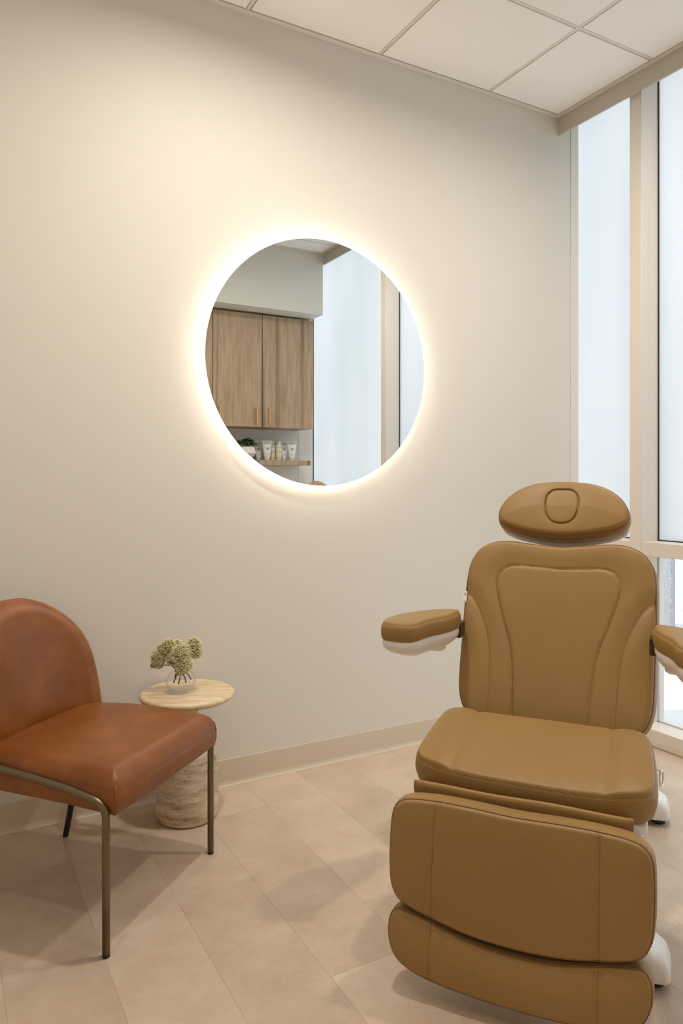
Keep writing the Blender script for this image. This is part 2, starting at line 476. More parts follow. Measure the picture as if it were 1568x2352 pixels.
# valance board in front of the shade pocket
struct(box('trim_2', 0.0, .012, -2.637, 0, H-.089, H+.06, M['valance'], bev=.001))
struct(box('trim_3', -.1, .25, YB-.12, .12, 3.15, 3.2, M['wall']))
# downlight trim rings
for i, (x, y) in enumerate(DOWNLIGHTS):
    bm = bmesh.new(); lathe(bm, [(.062, 0), (.062, -.008), (.085, -.006), (.088, .002), (.062, .002)], 40, (x, y, H-.006))
    struct(bm_obj('trim_%d' % (i+4), bm, M['white_plastic'], autos=40))
# ---- baseboards: rubber cove base, extruded profile
def baseboard(name, a, b, nrm):
    a = Vector(a); b = Vector(b); n = Vector(nrm)
    prof = [(0, .1016), (.0032, .1005), (.0038, .098), (.0038, .022), (.006, .010), (.0115, .003), (.0145, .0006), (0, .0006)]
    bm = bmesh.new()
    A = [bm.verts.new(a+n*p+Vector((0, 0, z))) for p, z in prof]; B = [bm.verts.new(b+n*p+Vector((0, 0, z))) for p, z in prof]
    for i in range(len(prof)):
        j = (i+1) % len(prof); bm.faces.new((A[i], A[j], B[j], B[i]))
    bm.faces.new(A); bm.faces.new(B[::-1])
    return struct(bm_obj(name, bm, M['base'], autos=50))
baseboard('baseboard_front', (XL, 0, 0), (.03, 0, 0), (0, -1, 0))
baseboard('baseboard_left', (XL, YB, 0), (XL, 0, 0), (1, 0, 0))
baseboard('baseboard_back', (XL, YB, 0), (.0, YB, 0), (0, 1, 0))
# ---- windows: storefront frame, three bays
bays = [(-.412, 0.0), (-1.740, -.475), (-3.10, -1.801)]
for i, (y0, y1) in enumerate(bays):
    wn = struct(empty('window_%d' % (i+1), (.09, (y0+y1)/2, 0)))
    def wb(name, x0, x1, ya, yb, z0, z1, m, bev=.0012):
        ox, oy = .09, (y0+y1)/2
        return box(name, x0-ox, x1-ox, ya-oy, yb-oy, z0, z1, m, wn, bev=bev, seg=1)
    if i < 2: wb('mullion', .03, .19, y0-.063, y0, -.0, 3.15, M['alu'])
    if i == 0: wb('jamb', .09, .145, .0-.003, .06, .0, 3.15, M['alu'])
    if i == 2: wb('jamb', .0, .145, y0-.06, y0+.003, 0, 3.15, M['alu'])
    e = .06 if i == 0 else 0
    wb('sill', .03, .19, y0, y1, .0, .072, M['alu'])
    wb('transom', .03, .19, y0, y1, .844, .906, M['alu'])
    wb('header', .03, .19, y0, y1+e*0, 3.06, 3.15, M['alu'])
    wb('frosted_pane', .150, .156, y0, y1+e, .906, 3.06, M['frost'], 0)
    wb('clear_pane', .150, .156, y0, y1+e, .072, .844, M['glass'], 0)
    g = .0045
    yj = y0 if i < 2 else y0+.003
    for (a, b, c, d) in ((y1-g, y1, .906, 3.06), (yj, yj+g, .906, 3.06), (y0, y1, .906, .911)):
        if i == 0 and a == y1-g: continue
        wb('gasket', .1435, .1497, a, b, c, d, M['gasket'], 0)
    for (a, b, c, d) in ((y1-g, y1, .072, .844), (y0, y1, .072, .077)):
        wb('gasket', .1435, .1497, a, b, c, d, M['pale_panel'], 0)
struct(box('baseboard_right', .016, .0295, YB, 0, .0005, .014, M['base'], bev=.004))
# ---- outdoors
pv = box('paving', .35, 14, -12, 14, -.20, -.07, M['pavement']); struct(pv)
struct(box('trim_8', .16, .36, -12, 14, -.2, -.02, M['pale_panel']))
gc = box('granite_column', 2.25, 2.31, 1.004, 1.60, -.07, 3.4, M['granite'], bev=.01)
tag(gc, 'grey speckled stone column standing on the pavement outside the clear lower window', 'column')
pw_ = box('pale_wall_panel', 4.1, 4.3, -3, 4.5, -.07, 3.4, M['pale_panel']); tag(pw_, 'pale grey wall seen through the clear pane behind the speckled column', 'wall panel')
bm = bmesh.new(); bx(bm, 3.50, 3.54, 1.832, 1.872, -.07, 3.4, .004); bx(bm, 3.47, 3.57, 1.80, 1.90, -.07, -.055, .004)
po = bm_obj('post', bm, M['white_post']); tag(po, 'slim white post outside the clear lower pane, right of the stone column', 'post')

# ================================================================== WALL CABINETS, SHELF (seen in the mirror)
def cabinet(x0, x1, doors, label):
    t = tag(empty('wall_cabinet', ((x0+x1)/2, -3.10, 1.612)), label, 'cabinet', None)
    ox = (x0+x1)/2
    bm = bmesh.new(); bx(bm, x0-ox, x1-ox, 0, .272, 0, .900, .001); bm_obj('body', bm, M['oak'], t)
    for a, b, hx in doors:
        bm = bmesh.new(); bx(bm, a+.0015-ox, b-.0015-ox, .274, .294, -.002, .902, .0012)
        d = bm_obj('door', bm, M['oak'], t)
        bm = bmesh.new(); tube(bm, [(hx-ox, .325, .012), (hx-ox, .325, .160)], .0066)
        for z in (.030, .142): tube(bm, [(hx-ox, .294, z), (hx-ox, .325, z)], .0038)
        bm_obj('handle', bm, M['brass'], d, autos=40)
    return t
cabinet(-.8775, -.0005, [(-.461, -.0005, -.41), (-.8775, -.463, -.52)], 'oak two-door wall cabinet with brass bar handles next to the window in the mirror')
cabinet(-1.755, -.8785, [(-1.316, -.8785, -.829+.0), (-1.755, -1.318, -1.38)], 'oak wall cabinet cut off by the left rim of the mirror')
# handle of the third door sits at its window side in the reflection
bm = bmesh.new(); bx(bm, -1.9, -.0005, 0, .239, -.04, 0, .002)
sh = bm_obj('wall_shelf', bm, M['oak']); sh.location = (0, YB+.0005, 1.347)
tag(sh, 'thick oak floating shelf under the wall cabinets, seen at the bottom of the mirror', 'shelf')
def tube_bottle(x, y, rz, label, h=.165, wd=.085):
    t = tag(empty('lotion_tube', (x, y, 1.3475), rz), label, 'tube', None)
    bm = bmesh.new(); n = 28; rings = []
    for z, a, b in ((.001, .021, .021), (.022, .0215, .0215), (.022, .025, .025), (.04, .027, .024), (.08, .033, .018), (.12, .038, .010), (h-.012, wd/2, .0035), (h-.010, wd/2, .0015), (h, wd/2, .0015)):
        rings.append([bm.verts.new((a*math.cos(2*PI*k/n), b*math.sin(2*PI*k/n), z)) for k in range(n)])
    for p, q in zip(rings[2:], rings[3:]):
        for k in range(n): bm.faces.new((p[k], p[(k+1) % n], q[(k+1) % n], q[k]))
    bm.faces.new(rings[-1]); bm.faces.new(rings[2][::-1])
    for v in rings[0]+rings[1]: bm.verts.remove(v)
    bm_obj('body', bm, M['tube_white'], t, autos=50)
    bm = bmesh.new(); lathe(bm, [(0, 0), (.021, 0), (.0225, .002), (.0225, .0215), (0, .0215)], 28); bm_obj('cap', bm, M['tube_white'], t, autos=40)
    for z, hw, hh, yy in ((.142, .024, .0022, .0085), (.102, .014, .0018, .0150), (.095, .016, .0018, .0165), (.088, .010, .0014, .0175), (.050, .010, .003, .0225)):
        bm = bmesh.new(); bx(bm, -hw, hw, yy, yy+.0018, z-hh, z+hh); bm_obj('label_print', bm, M['print'], t)
    return t
tb = tube_bottle(-.357, -2.955, .12, 'white lotion tube on the oak shelf, front one of the left pair beside the plant')
tube_bottle(-.405, -3.03, -.15, 'white lotion tube on the oak shelf nearest the plant, half hidden behind its neighbour')
tube_bottle(-.130, -2.955, .12, 'white lotion tube on the oak shelf, front tube nearest the window')
tube_bottle(-.185, -3.005, -.1, 'white lotion tube on the oak shelf just right of the cream bottles')
def bottle(x, y, label):
    t = tag(empty('cream_bottle', (x, y, 1.3475)), label, 'bottle', None)
    bm = bmesh.new(); lathe(bm, [(0, 0), (.021, 0), (.0225, .003), (.0225, .126), (.019, .133), (.0125, .136), (.0125, .139), (0, .139)], 32); bm_obj('body', bm, M['cream_bottle'], t, autos=40)
    bm = bmesh.new(); lathe(bm, [(0, .139), (.0145, .139), (.015, .141), (.015, .160), (.0135, .1615), (0, .1615)], 28); bm_obj('cap', bm, M['tube_white'], t, autos=40)
    for z, hw, hh in ((.108, .014, .0022), (.078, .012, .0016), (.071, .014, .0016), (.064, .008, .0014), (.025, .008, .003)):
        bm = bmesh.new(); bx(bm, -hw, hw, .0175, .0232, z-hh, z+hh); bm_obj('label_print', bm, M['print'], t)
bottle(-.292, -2.99, 'slim cream bottle on the oak shelf, the one nearer the plant')
bottle(-.249, -2.96, 'slim cream bottle on the oak shelf, the one nearer the window')
# faceted pot with plant
pp = tag(empty('plant_pot', (-.535, -2.965, 1.3475)), 'white faceted pot holding a small green plant on the oak shelf', 'plant pot')
bm = bmesh.new(); lathe(bm, [(0, 0), (.040, 0), (.082, .055), (.068, .108), (.062, .108), (.070, .056), (.030, .02), (0, .02)], 8); bm_obj('pot', bm, M['white_cer'], pp)
bm = bmesh.new(); lathe(bm, [(0, .06), (.066, .06), (.062, .098), (0, .100)], 12); bm_obj('soil', bm, M['soil'], pp)
random.seed(5)
for k in range(46):
    a = random.uniform(0, 2*PI); rr = random.uniform(.0, .075); z = .115+random.uniform(0, .055)*(1-rr/.12); ln = random.uniform(.032, .048); tl = random.uniform(-.5, .5)
    bm = bmesh.new(); V = []
    for i in range(7):
        s_ = i/6; wd = .016*math.sin(PI*min(1, s_*.92+.06))**.8; zz = .012*math.sin(PI*s_)-.006*s_
        V.append([bm.verts.new((s_*ln, -wd, zz+.003)), bm.verts.new((s_*ln, 0, zz)), bm.verts.new((s_*ln, wd, zz+.003))])
    for p, q in zip(V, V[1:]):
        bm.faces.new((p[0], q[0], q[1], p[1])); bm.faces.new((p[1], q[1], q[2], p[2]))
    bmesh.ops.transform(bm, matrix=Matrix.Translation((rr*math.cos(a), rr*math.sin(a)*.9, z)) @ Matrix.Rotation(a+random.uniform(-.6, .6), 4, 'Z') @ Matrix.Rotation(tl, 4, 'Y') @ Matrix.Rotation(random.uniform(-.4, .4), 4, 'X'), verts=bm.verts)
    bm_obj('leaf', bm, M['leaf'], pp, smooth=True)
bm = bmesh.new()
for k in range(12):
    a = k*.55; tube(bm, [(0, 0, .095), (.02*math.cos(a), .02*math.sin(a), .12), (.045*math.cos(a), .045*math.sin(a), .145)], .0015, 6)
bm_obj('stems', bm, M['leaf'], pp)

# ================================================================== ROUND MIRROR
mr = tag(empty('round_mirror', (-1.3675, 0, 1.6685)), 'large round backlit mirror on the wall with a warm glowing rim', 'mirror')
def disc(name, prof, m, n=160, autos=30):
    bm = bmesh.new(); lathe(bm, prof, n); bmesh.ops.transform(bm, matrix=Matrix.Rotation(PI/2, 4, 'X'), verts=bm.verts)
    return bm_obj(name, bm, m, mr, autos=autos)
disc('glass', [(0, .0400), (.5055, .0400), (.506, .0396), (.506, .0362), (0, .0362)], M['mirror'], autos=None)
disc('backing', [(0, .036), (.470, .036), (.470, .002), (0, .002)], M['white_plastic'])
disc('led_strip', [(.4705, .012), (.478, .012), (.478, .028), (.4705, .028), (.4705, .012)], M['led'])

# ================================================================== LEATHER CHAIR
AF = R(41.93)
lc = tag(empty('lounge_chair', (-2.195, -.640, 0), AF), 'cognac brown leather armless chair with bronze tube legs beside the stone side table', 'chair')
# local x = across (camera right), local -y = facing direction
def seat_place(u, h, n):
    # h: forward distance, n: up
    z = .447+n+.012*math.sin(PI*min(1, max(0, (h+.5)/.53)))-.000*h
    return (u, -h, z)
seat_out = sym([(0, .030), (.12, .030), (.215, .028), (.250, .024), (.258, .010), (.260, -.05), (.259, -.2), (.252, -.32), (.235, -.41), (.19, -.45), (.1, -.462), (0, -.465)])
def seat_extra(Q, d):
    f = np.clip((.030-Q[:, 1])/.055, 0, 1)
    return -.030*(1-np.sqrt(np.clip(1-(1-f)**2, 0, 1)))
st = Cushion(seat_out, .108, r=.044, puff=.014, puffw=.08, place=seat_place, bulge=.0015, backr=.034, N=260, K=90, notch=False)
so = st.obj('seat', M['cognac'], lc)
bm = bmesh.new()   # corner seams of the seat
for sx in (-1, 1):
    bm = bmesh.new(); tube(bm, [(sx*.252, -.019, .425), (sx*.2575, -.023, .40), (sx*.2580, -.023, .375), (sx*.252, -.019, .350)], .0016, 8)
    bm_obj('corner_seam', bm, M['cognac'], lc, smooth=True)
def back_place(u, h, n):
    # h: height above seat level .38, n toward the front
    c = .068*(abs(u)/.25)**2.2
    y = .462-c+math.tan(R(7))*(h-.06)
    sl = .068*2.2*(abs(u)/.25)**1.2/.25*(1 if u > 0 else -1)
    L = math.sqrt(1+sl*sl)
    return (u-sl/L*n*1.0, y-n/L, .38+h)
back_out = sym([(0, .436), (.06, .430), (.12, .406), (.177, .362), (.218, .306), (.241, .24), (.252, .16), (.256, .08), (.256, .02), (.243, -.01), (.12, -.02), (0, -.022)])
bk = Cushion(back_out, .085, r=.040, puff=.008, puffw=.08, place=back_place, bulge=.0015, backr=.030, N=260, K=90, center=(0, .17), notch=False)
bk.obj('backrest', M['cognac'], lc)
# bronze tube frame
def arc(p0, p1, p2, n=8):
    p0, p1, p2 = Vector(p0), Vector(p1), Vector(p2)
    return [(p0*(1-t)**2+p1*2*t*(1-t)+p2*t*t) for t in [i/n for i in range(n+1)]]
for sx in (-1, 1):
    bm = bmesh.new(); x = sx*.264
    pts = [Vector((x, 0, .010)), Vector((x, 0, .335))]+arc((x, 0, .340), (x, 0, .381), (x, .045, .389))+[Vector((x, .12, .404)), Vector((x, .25, .419)), Vector((x, .36, .429)), Vector((x*.97, .43, .430))]
    tube(bm, pts, .0098, 16); bm_obj('front_leg', bm, M['bronze'], lc, smooth=True)
    bm = bmesh.new(); tube(bm, [(x, 0, 0.0005), (x, 0, .011)], .0095, 16); bm_obj('foot_cap', bm, M['black_rubber'], lc)
    bm = bmesh.new(); x2 = sx*.207
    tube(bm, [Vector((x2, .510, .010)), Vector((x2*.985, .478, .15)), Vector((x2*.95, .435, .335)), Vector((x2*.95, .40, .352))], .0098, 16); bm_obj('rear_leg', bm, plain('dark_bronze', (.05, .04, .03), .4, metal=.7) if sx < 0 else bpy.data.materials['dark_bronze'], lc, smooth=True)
    bm = bmesh.new(); tube(bm, [(x2, .5125, 0.0005), (x2, .510, .011)], .0095, 16); bm_obj('foot_cap', bm, M['black_rubber'], lc)
bm = bmesh.new()
tube(bm, [Vector((-.264, .003, .352))]+arc((-.264, .006, .352), (-.250, .02, .350), (-.235, .03, .347))+[Vector((.235, .03, .347))]+arc((.235, .03, .347), (.250, .02, .350), (.264, .006, .352)), .0065, 12)
tube(bm, [Vector((-.20, .40, .343)), Vector((.20, .40, .343))], .008, 12)
bm_obj('cross_bar', bm, M['bronze'], lc, smooth=True)

# ================================================================== SIDE TABLE
TX, TY = -1.985, -.178
tt = tag(empty('side_table', (TX, TY, 0), R(-25)), 'round travertine side table with a thick bottle-shaped base against the wall', 'side table')
prof = [(0, .0), (.092, .0), (.096, .002), (.103, .010), (.1075, .025), (.1085, .045), (.1085, .165), (.106, .190), (.099, .212), (.086, .230), (.068, .243), (.052, .253), (.043, .268), (.039, .290), (.037, .33), (.037, .39), (.040, .418), (0, .418)]
P = catmull(prof[1:-1], 70, closed=False)
bm = bmesh.new(); lathe(bm, [(0, 0)]+[tuple(p) for p in P]+[(0, .418)], 72); bm_obj('base', bm, M['travertine'], tt, autos=60)
bm = bmesh.new()
pr = [(0, .4185), (.140, .4185)]+[(.153+.0115*math.sin(R(a)), .4300-.0115*math.cos(R(a))) for a in range(0, 181, 15)]+[(0, .4415)]
lathe(bm, pr, 96); bm_obj('tabletop', bm, M['travertine_top'], tt, autos=40)

# ================================================================== VASE + FLOWERS
VP = np.array([CX, CY])+FW*2.556+RT*(-.566)
ZT = .4417
vz = empty('glass_vase', (VP[0], VP[1], ZT)); tag(vz, 'small clear round glass vase on the travertine table', 'vase')
bm = bmesh.new()
outer = catmull([(.022, .0), (.036, .004), (.0485, .018), (.0525, .036), (.050, .052), (.040, .068), (.026, .077), (.019, .082), (.0185, .090), (.021, .097)], 50, closed=False)
inner = catmull([(.0195, .097), (.0168, .090), (.0172, .082), (.024, .0755), (.038, .0665), (.048, .052), (.0503, .036), (.046, .020), (.034, .0095), (.02, .007)], 50, closed=False)
lathe(bm, [(0, 0)]+[tuple(p) for p in outer]+[tuple(p) for p in inner]+[(0, .006)], 64); bm_obj('bowl', bm, M['vase_glass'], vz, smooth=True)
fb = empty('dried_flowers', (VP[0], VP[1], ZT)); tag(fb, 'bunch of dried cream-green umbel flowers standing in the glass vase', 'flowers')
rt3 = Vector((RT[0], RT[1], 0)); fw3 = Vector((FW[0], FW[1], 0)); up = Vector((0, 0, 1))
PXM = 2.556/FPX
def fp(px, py, dd=0): return rt3*((px-415)*PXM)+up*((1592-py)*PXM)+fw3*dd
heads = [[(386, 1490, 20, 0), (404, 1489, 15, .01), (372, 1501, 15, -.005)],
         [(363, 1511, 16, -.01), (366, 1525, 13, -.01), (352, 1531, 6, -.01)],
         [(418, 1505, 24, -.02), (398, 1514, 15, -.015), (428, 1494, 14, -.01)],
         [(425, 1526, 18, -.03), (419, 1540, 10, -.03), (436, 1528, 10, -.02)],
         [(444, 1486, 17, .01), (450, 1503, 14, .005), (432, 1494, 11, .01)]]
rng = random.Random(3)
stemend = [(398, 1572), (402, 1560), (411, 1573), (430, 1569), (438, 1566)]
for hi, lobes in enumerate(heads):
    V = []; F = []
    for (lx, ly, lr, ld) in lobes:
        c = fp(lx, ly, ld); r = lr*PXM
        n = int(4.2*lr*lr)
        for k in range(n):
            z_ = rng.uniform(-1, 1); a = rng.uniform(0, 2*PI); q = math.sqrt(1-z_*z_)
            d = Vector((q*math.cos(a), q*math.sin(a), z_)); p = c+Vector((d.x*r, d.y*r*1.05, d.z*r))*rng.uniform(.84, 1.10)*(1+.10*math.sin(d.x*9+hi)*math.sin(d.z*8+lx))
            s_ = rng.uniform(.0009, .0018); b0 = len(V)
            for vx in ((1, 0, 0), (-1, 0, 0), (0, 1, 0), (0, -1, 0), (0, 0, 1), (0, 0, -1)): V.append(p+Vector(vx)*s_)
            for f in ((0, 2, 4), (2, 1, 4), (1, 3, 4), (3, 0, 4), (2, 0, 5), (1, 2, 5), (3, 1, 5), (0, 3, 5)): F.append(tuple(b0+i for i in f))
    fh = mesh_obj('flower_head', V, F, M['floret'], fb); fh['kind'] = 'stuff'
    bm = bmesh.new()
    for (lx, ly, lr, ld) in lobes:
        b2 = bmesh.new(); bmesh.ops.create_icosphere(b2, subdivisions=3, radius=lr*PXM*.84)
        for v in b2.verts: v.co += v.co.normalized()*rng.uniform(-.0022, .0012)
        bmesh.ops.translate(b2, vec=fp(lx, ly, ld), verts=b2.verts)
        me = bpy.data.meshes.new('t'); b2.to_mesh(me); b2.free(); bm.from_mesh(me); bpy.data.meshes.remove(me)
    bm_obj('umbel_core', bm, M['floret_core'], fh)
    lx, ly, lr, ld = lobes[0]; ex, ey = stemend[hi]
    bm = bmesh.new(); p0 = fp(lx, ly, ld); p1 = fp(415+(lx-415)*.22, 1541, -.001+ld*.3); p3 = fp(ex, ey, ld*.6); p2 = (p1*.45+p3*.55)+rt3*.002
    pts = [p0, p0*.6+p1*.4-rt3*((lx-415)*PXM*.12), p1, p2, p3]
    q = catmull([tuple(p) for p in pts], 16, closed=False)
    tube(bm, [tuple(x) for x in q], [.0010+.0012*i/15 for i in range(16)], 8)
    for l2 in lobes[1:]:
        tube(bm, [p1*.7+p0*.3, fp(l2[0], l2[1], l2[3])], .0009, 6)
    bm_obj('stem', bm, M['stem'], fb, smooth=True)

# ================================================================== TREATMENT CHAIR
BA = R(53.5)                                   # direction the chair back points to, from +y toward +x
mc = tag(empty('treatment_chair', (-1.525, -1.370, 0), -BA), 'tan upholstered medical treatment chair with headrest and footrest on a white base', 'chair')
# local x = across (camera right), local y = toward the back of the chair, z up
def plane(v0, z0, ang):
    sa, ca = math.sin(ang), math.cos(ang)
    return lambda u, h, n: (u, v0+h*sa-n*ca, z0+h*ca+n*sa)
def sub(name, parent=None): return mc
# --- backrest
b_in = [(.104, -.05), (.107, 0), (.113, .082), (.121, .155), (.133, .21), (.154, .268), (.176, .34), (.186, .385), (.180, .420), (.155, .444), (.12, .449), (.05, .446), (0, .444)]
b_inner = smooth_line(b_in+[(-u, h) for u, h in reversed(b_in[:-1])], 240)
b_w = [(.2795, .352), (.262, .338), (.246, .318), (.226, .282), (.203, .226), (.191, .17), (.185, .11), (.181, .03), (.181, -.05)]
bwR = smooth_line(b_w, 90); bwL = smooth_line(mir(b_w), 90)
mid = [(.142, -.05), (.146, .05), (.152, .14), (.168, .22), (.200, .30), (.222, .36), (.226, .42), (.205, .468), (.15, .487), (.06, .482), (0, .480)]
_wp = sorted([(h, u) for u, h in bwR]); _wh = np.array([a for a, b in _wp]); _wu = np.array([b for a, b in _wp])
def back_extra(Q, d):
    e1 = pdist(Q, b_inner, False); eW = np.minimum(pdist(Q, bwR, False), pdist(Q, bwL, False))
    ins = in_poly(Q, b_inner)
    wing = (np.abs(Q[:, 0]) > np.interp(Q[:, 1], _wh, _wu)) & (Q[:, 1] < .352)
    fade = 1/(1+np.exp(-(Q[:, 1]-.10)/.04))
    z = np.where(ins, -.0090-.0014*np.exp(-(e1/.006)**2), -.0115*np.exp(-(e1/.045)**1.6)-.0010*np.exp(-(e1/.005)**2))
    z = z+np.where(wing, -.0085*np.exp(-(eW/.020)**1.3), -.0085*np.exp(-(eW/.030)**2))*(.45+.55*fade)
    return z
bo = sym([(0, .517), (.088, .524), (.154, .531), (.207, .525), (.249, .502), (.274, .46), (.282, .41), (.2835, .33), (.281, .21), (.279, .12), (.276, .06), (.268, .022), (.252, -.008), (.22, -.032), (.12, -.042), (0, -.044)])
BK = Cushion(bo, .105, r=.011, puff=.011, puffw=.045, dips=[(b_inner, .0022, .0035, 0, 1), (bwR, .0022, .0035, 0, 1), (bwL, .0022, .0035, 0, 1)],
             place=plane(.404, .50, R(22.8)), N=320, K=90, bulge=.006, extra=back_extra, center=(0, .25))
o = BK.obj('backrest', M['tan'], mc)
BK.stitches([b_inner, bwR, bwL], M['thread'], o, side=.0028)
for q_ in (b_inner, bwR, bwL): seam(BK, q_, o)
def crease_shade(C_, name, parent, off=.0012, z=None, rad=.0016, m=None):  # dark tube along the edge seam, crease shade put into its colour
    bm = bmesh.new(); zz = -C_.r-.0010 if z is None else z
    q = C_.out; c = (q.max(0)+q.min(0))/2
    tg = np.roll(q, -1, 0)-np.roll(q, 1, 0); nm = np.stack([tg[:, 1], -tg[:, 0]], 1); nm /= np.hypot(*nm.T)[:, None]
    if np.sum(q[:, 0]*np.roll(q[:, 1], -1)-np.roll(q[:, 0], -1)*q[:, 1]) < 0: nm = -nm
    pts = [C_.place(a[0]+n[0]*off, a[1]+n[1]*off, zz) for a, n in zip(q[::2], nm[::2])]
    tube(bm, pts+[pts[0]], rad, 6, cap=False)
    return bm_obj(name, bm, m or M['groove'], parent, smooth=True)
def edge_stitch(C_, parent, z=None, off=.0042):
    zz = -C_.r-.0065 if z is None else z
    q = C_.out; tg = np.roll(q, -1, 0)-np.roll(q, 1, 0); nm = np.stack([tg[:, 1], -tg[:, 0]], 1); nm /= np.hypot(*nm.T)[:, None]
    if np.sum(q[:, 0]*np.roll(q[:, 1], -1)-np.roll(q[:, 0], -1)*q[:, 1]) < 0: nm = -nm
    L = np.concatenate([[0], np.cumsum(np.hypot(*np.diff(np.vstack([q, q[:1]]), axis=0).T))]); Q = np.vstack([q, q[:1]]); NN = np.vstack([nm, nm[:1]])
    bm = bmesh.new(); n = int(L[-1]/.0075)
    def P_(t, o_, zz_):
        a = np.array([np.interp(t, L, Q[:, 0]), np.interp(t, L, Q[:, 1])]); b = np.array([np.interp(t, L, NN[:, 0]), np.interp(t, L, NN[:, 1])])
        a = a+b*o_; return C_.place(a[0], a[1], zz_)
    for k in range(n):
        t0 = (k+.15)*.0075; t1 = (k+.75)*.0075; tm = (t0+t1)/2
        v = [bm.verts.new(x) for x in (P_(t0, off-.0006, zz), P_(tm, off-.0002, zz+.0009), P_(tm, off-.0002, zz-.0009), P_(t1, off-.0006, zz), P_(tm, off+.0009, zz))]
        bm.faces.new((v[0], v[2], v[4])); bm.faces.new((v[2], v[3], v[4])); bm.faces.new((v[3], v[1], v[4])); bm.faces.new((v[1], v[0], v[4]))
    s_ = bm_obj('stitching', bm, M['thread'], parent); s_['kind'] = 'stuff'
crease_shade(BK, 'crease_shade', o); edge_stitch(BK, o)
# little woven care tag on the left edge
bm = bmesh.new(); pl = BK.place
vv = [pl(-.2895, .353, -.004), pl(-.2780, .354, -.0005), pl(-.2780, .317, -.0005), pl(-.2895, .316, -.004)]
v2 = [pl(-.2895, .353, -.0015), pl(-.2780, .354, .0020), pl(-.2780, .317, .0020), pl(-.2895, .316, -.0015)]
a = [bm.verts.new(x) for x in vv]; b = [bm.verts.new(x) for x in v2]
bm.faces.new(a); bm.faces.new(b[::-1])
for i in range(4): bm.faces.new((a[i], a[(i+1) % 4], b[(i+1) % 4], b[i]))
cg = bm_obj('care_tag', bm, M['tag'], mc); cg['label'] = 'small white care tag'
bm = bmesh.new()
for hh in (.348, .343, .322):
    q = [pl(-.287, hh, -.0001), pl(-.2805, hh, .0020), pl(-.2805, hh-.0022, .0020), pl(-.287, hh-.0022, -.0001)]
    bm.faces.new([bm.verts.new((x[0], x[1]-.0004, x[2]+.0001)) for x in q])
bm_obj('tag_print', bm, M['red_print'], cg)
# backrest shell behind
sh_o = sym([(0, .50), (.15, .51), (.22, .50), (.262, .455), (.27, .33), (.268, .12), (.25, .03), (.2, -.01), (0, -.02)])
SB = Cushion(sh_o, .045, r=.004, puff=0, place=lambda u, h, n: plane(.404, .50, R(22.8))(u, h, n-.106), N=120, K=8, bulge=0, backr=.02)
SB.obj('back_shell', M['white_plastic'], mc)
# --- headrest
ho = sym([(0, .189), (.045, .187), (.097, .179), (.143, .159), (.177, .13), (.195, .1), (.202, .075), (.199, .05), (.184, .033), (.14, .016), (.066, .002), (0, -.003)])
btn = [(.0, .1545), (.028, .152), (.046, .135), (.052, .110), (.050, .080), (.042, .055), (.026, .038), (0, .033)]
btn_full = catmull(sym(btn), 120)
btn_closed = np.vstack([btn_full, btn_full[:1]])
hp = plane(.632, 1.018, R(28))
HR = Cushion(ho, .078, r=.012, puff=.012, puffw=.05, dips=[(btn_closed[:, :2], .0075, .0022, .0010, .012)], place=hp, N=280, K=100, bulge=.004, center=(0, .094))
o = HR.obj('headrest', M['tan'], mc)
crease_shade(HR, 'crease_shade', o, rad=.0012); edge_stitch(HR, o)
bs = [(u*1.0, h) for u, h in btn_closed]
HR.stitches([btn_closed], M['thread'], o, side=-.0065, pitch=.006, wd=.0006)
bm = bmesh.new(); tube(bm, [hp(0, -.0065, -.014), hp(0, -.0075, -.045), hp(0, -.006, -.074)], .0009, 6); bm_obj('side_seam', bm, M['groove'], o)
hs = [(u*1.0, .080+(h-.080)*(1.07 if h < .08 else .98)) for u, h in ho]
HS = Cushion(hs, .026, r=.004, puff=0, place=lambda u, h, n: hp(u, h, n-.078), N=160, K=8, bulge=.0, backr=.016)
HS.obj('headrest_shell', M['white_plastic'], mc)
bm = bmesh.new()
for u in (-.05, .05): tube(bm, [hp(u, .07, -.10), hp(u, -.02, -.12), (u, .655, .93), (u, .60, .80)], .009, 12)
bm_obj('headrest_bar', bm, M['chrome'], mc, smooth=True)
# --- seat
so_ = sym([(0, -.015), (.09, -.0145), (.176, -.008), (.246, .010), (.275, .030), (.286, .060), (.2855, .13), (.281, .2), (.273, .26), (.256, .287), (.225, .296), (.17, .299), (0, .302)])
sl = [(.181, -.012), (.180, .15), (.180, .30)]
def seat_extra2(Q, d):
    u = np.abs(Q[:, 0])
    return np.where(u > .181, .004*np.clip((u-.181)/.03, 0, 1)*np.exp(-((u-.225)/.06)**2), -.003*np.clip((.181-u)/.05, 0, 1))
SP = plane(-.002, .469, R(79))
SE = Cushion(so_, .078, r=.007, puff=.010, puffw=.04, dips=[(sl, .002, .004, .003, .016), (mir(sl), .002, .004, .003, .016)], place=SP, N=280, K=70, bulge=.005, extra=seat_extra2, center=(0, .15), backr=.010)
o = SE.obj('seat', M['tan'], mc); crease_shade(SE, 'crease_shade', o, rad=.0009); edge_stitch(SE, o)
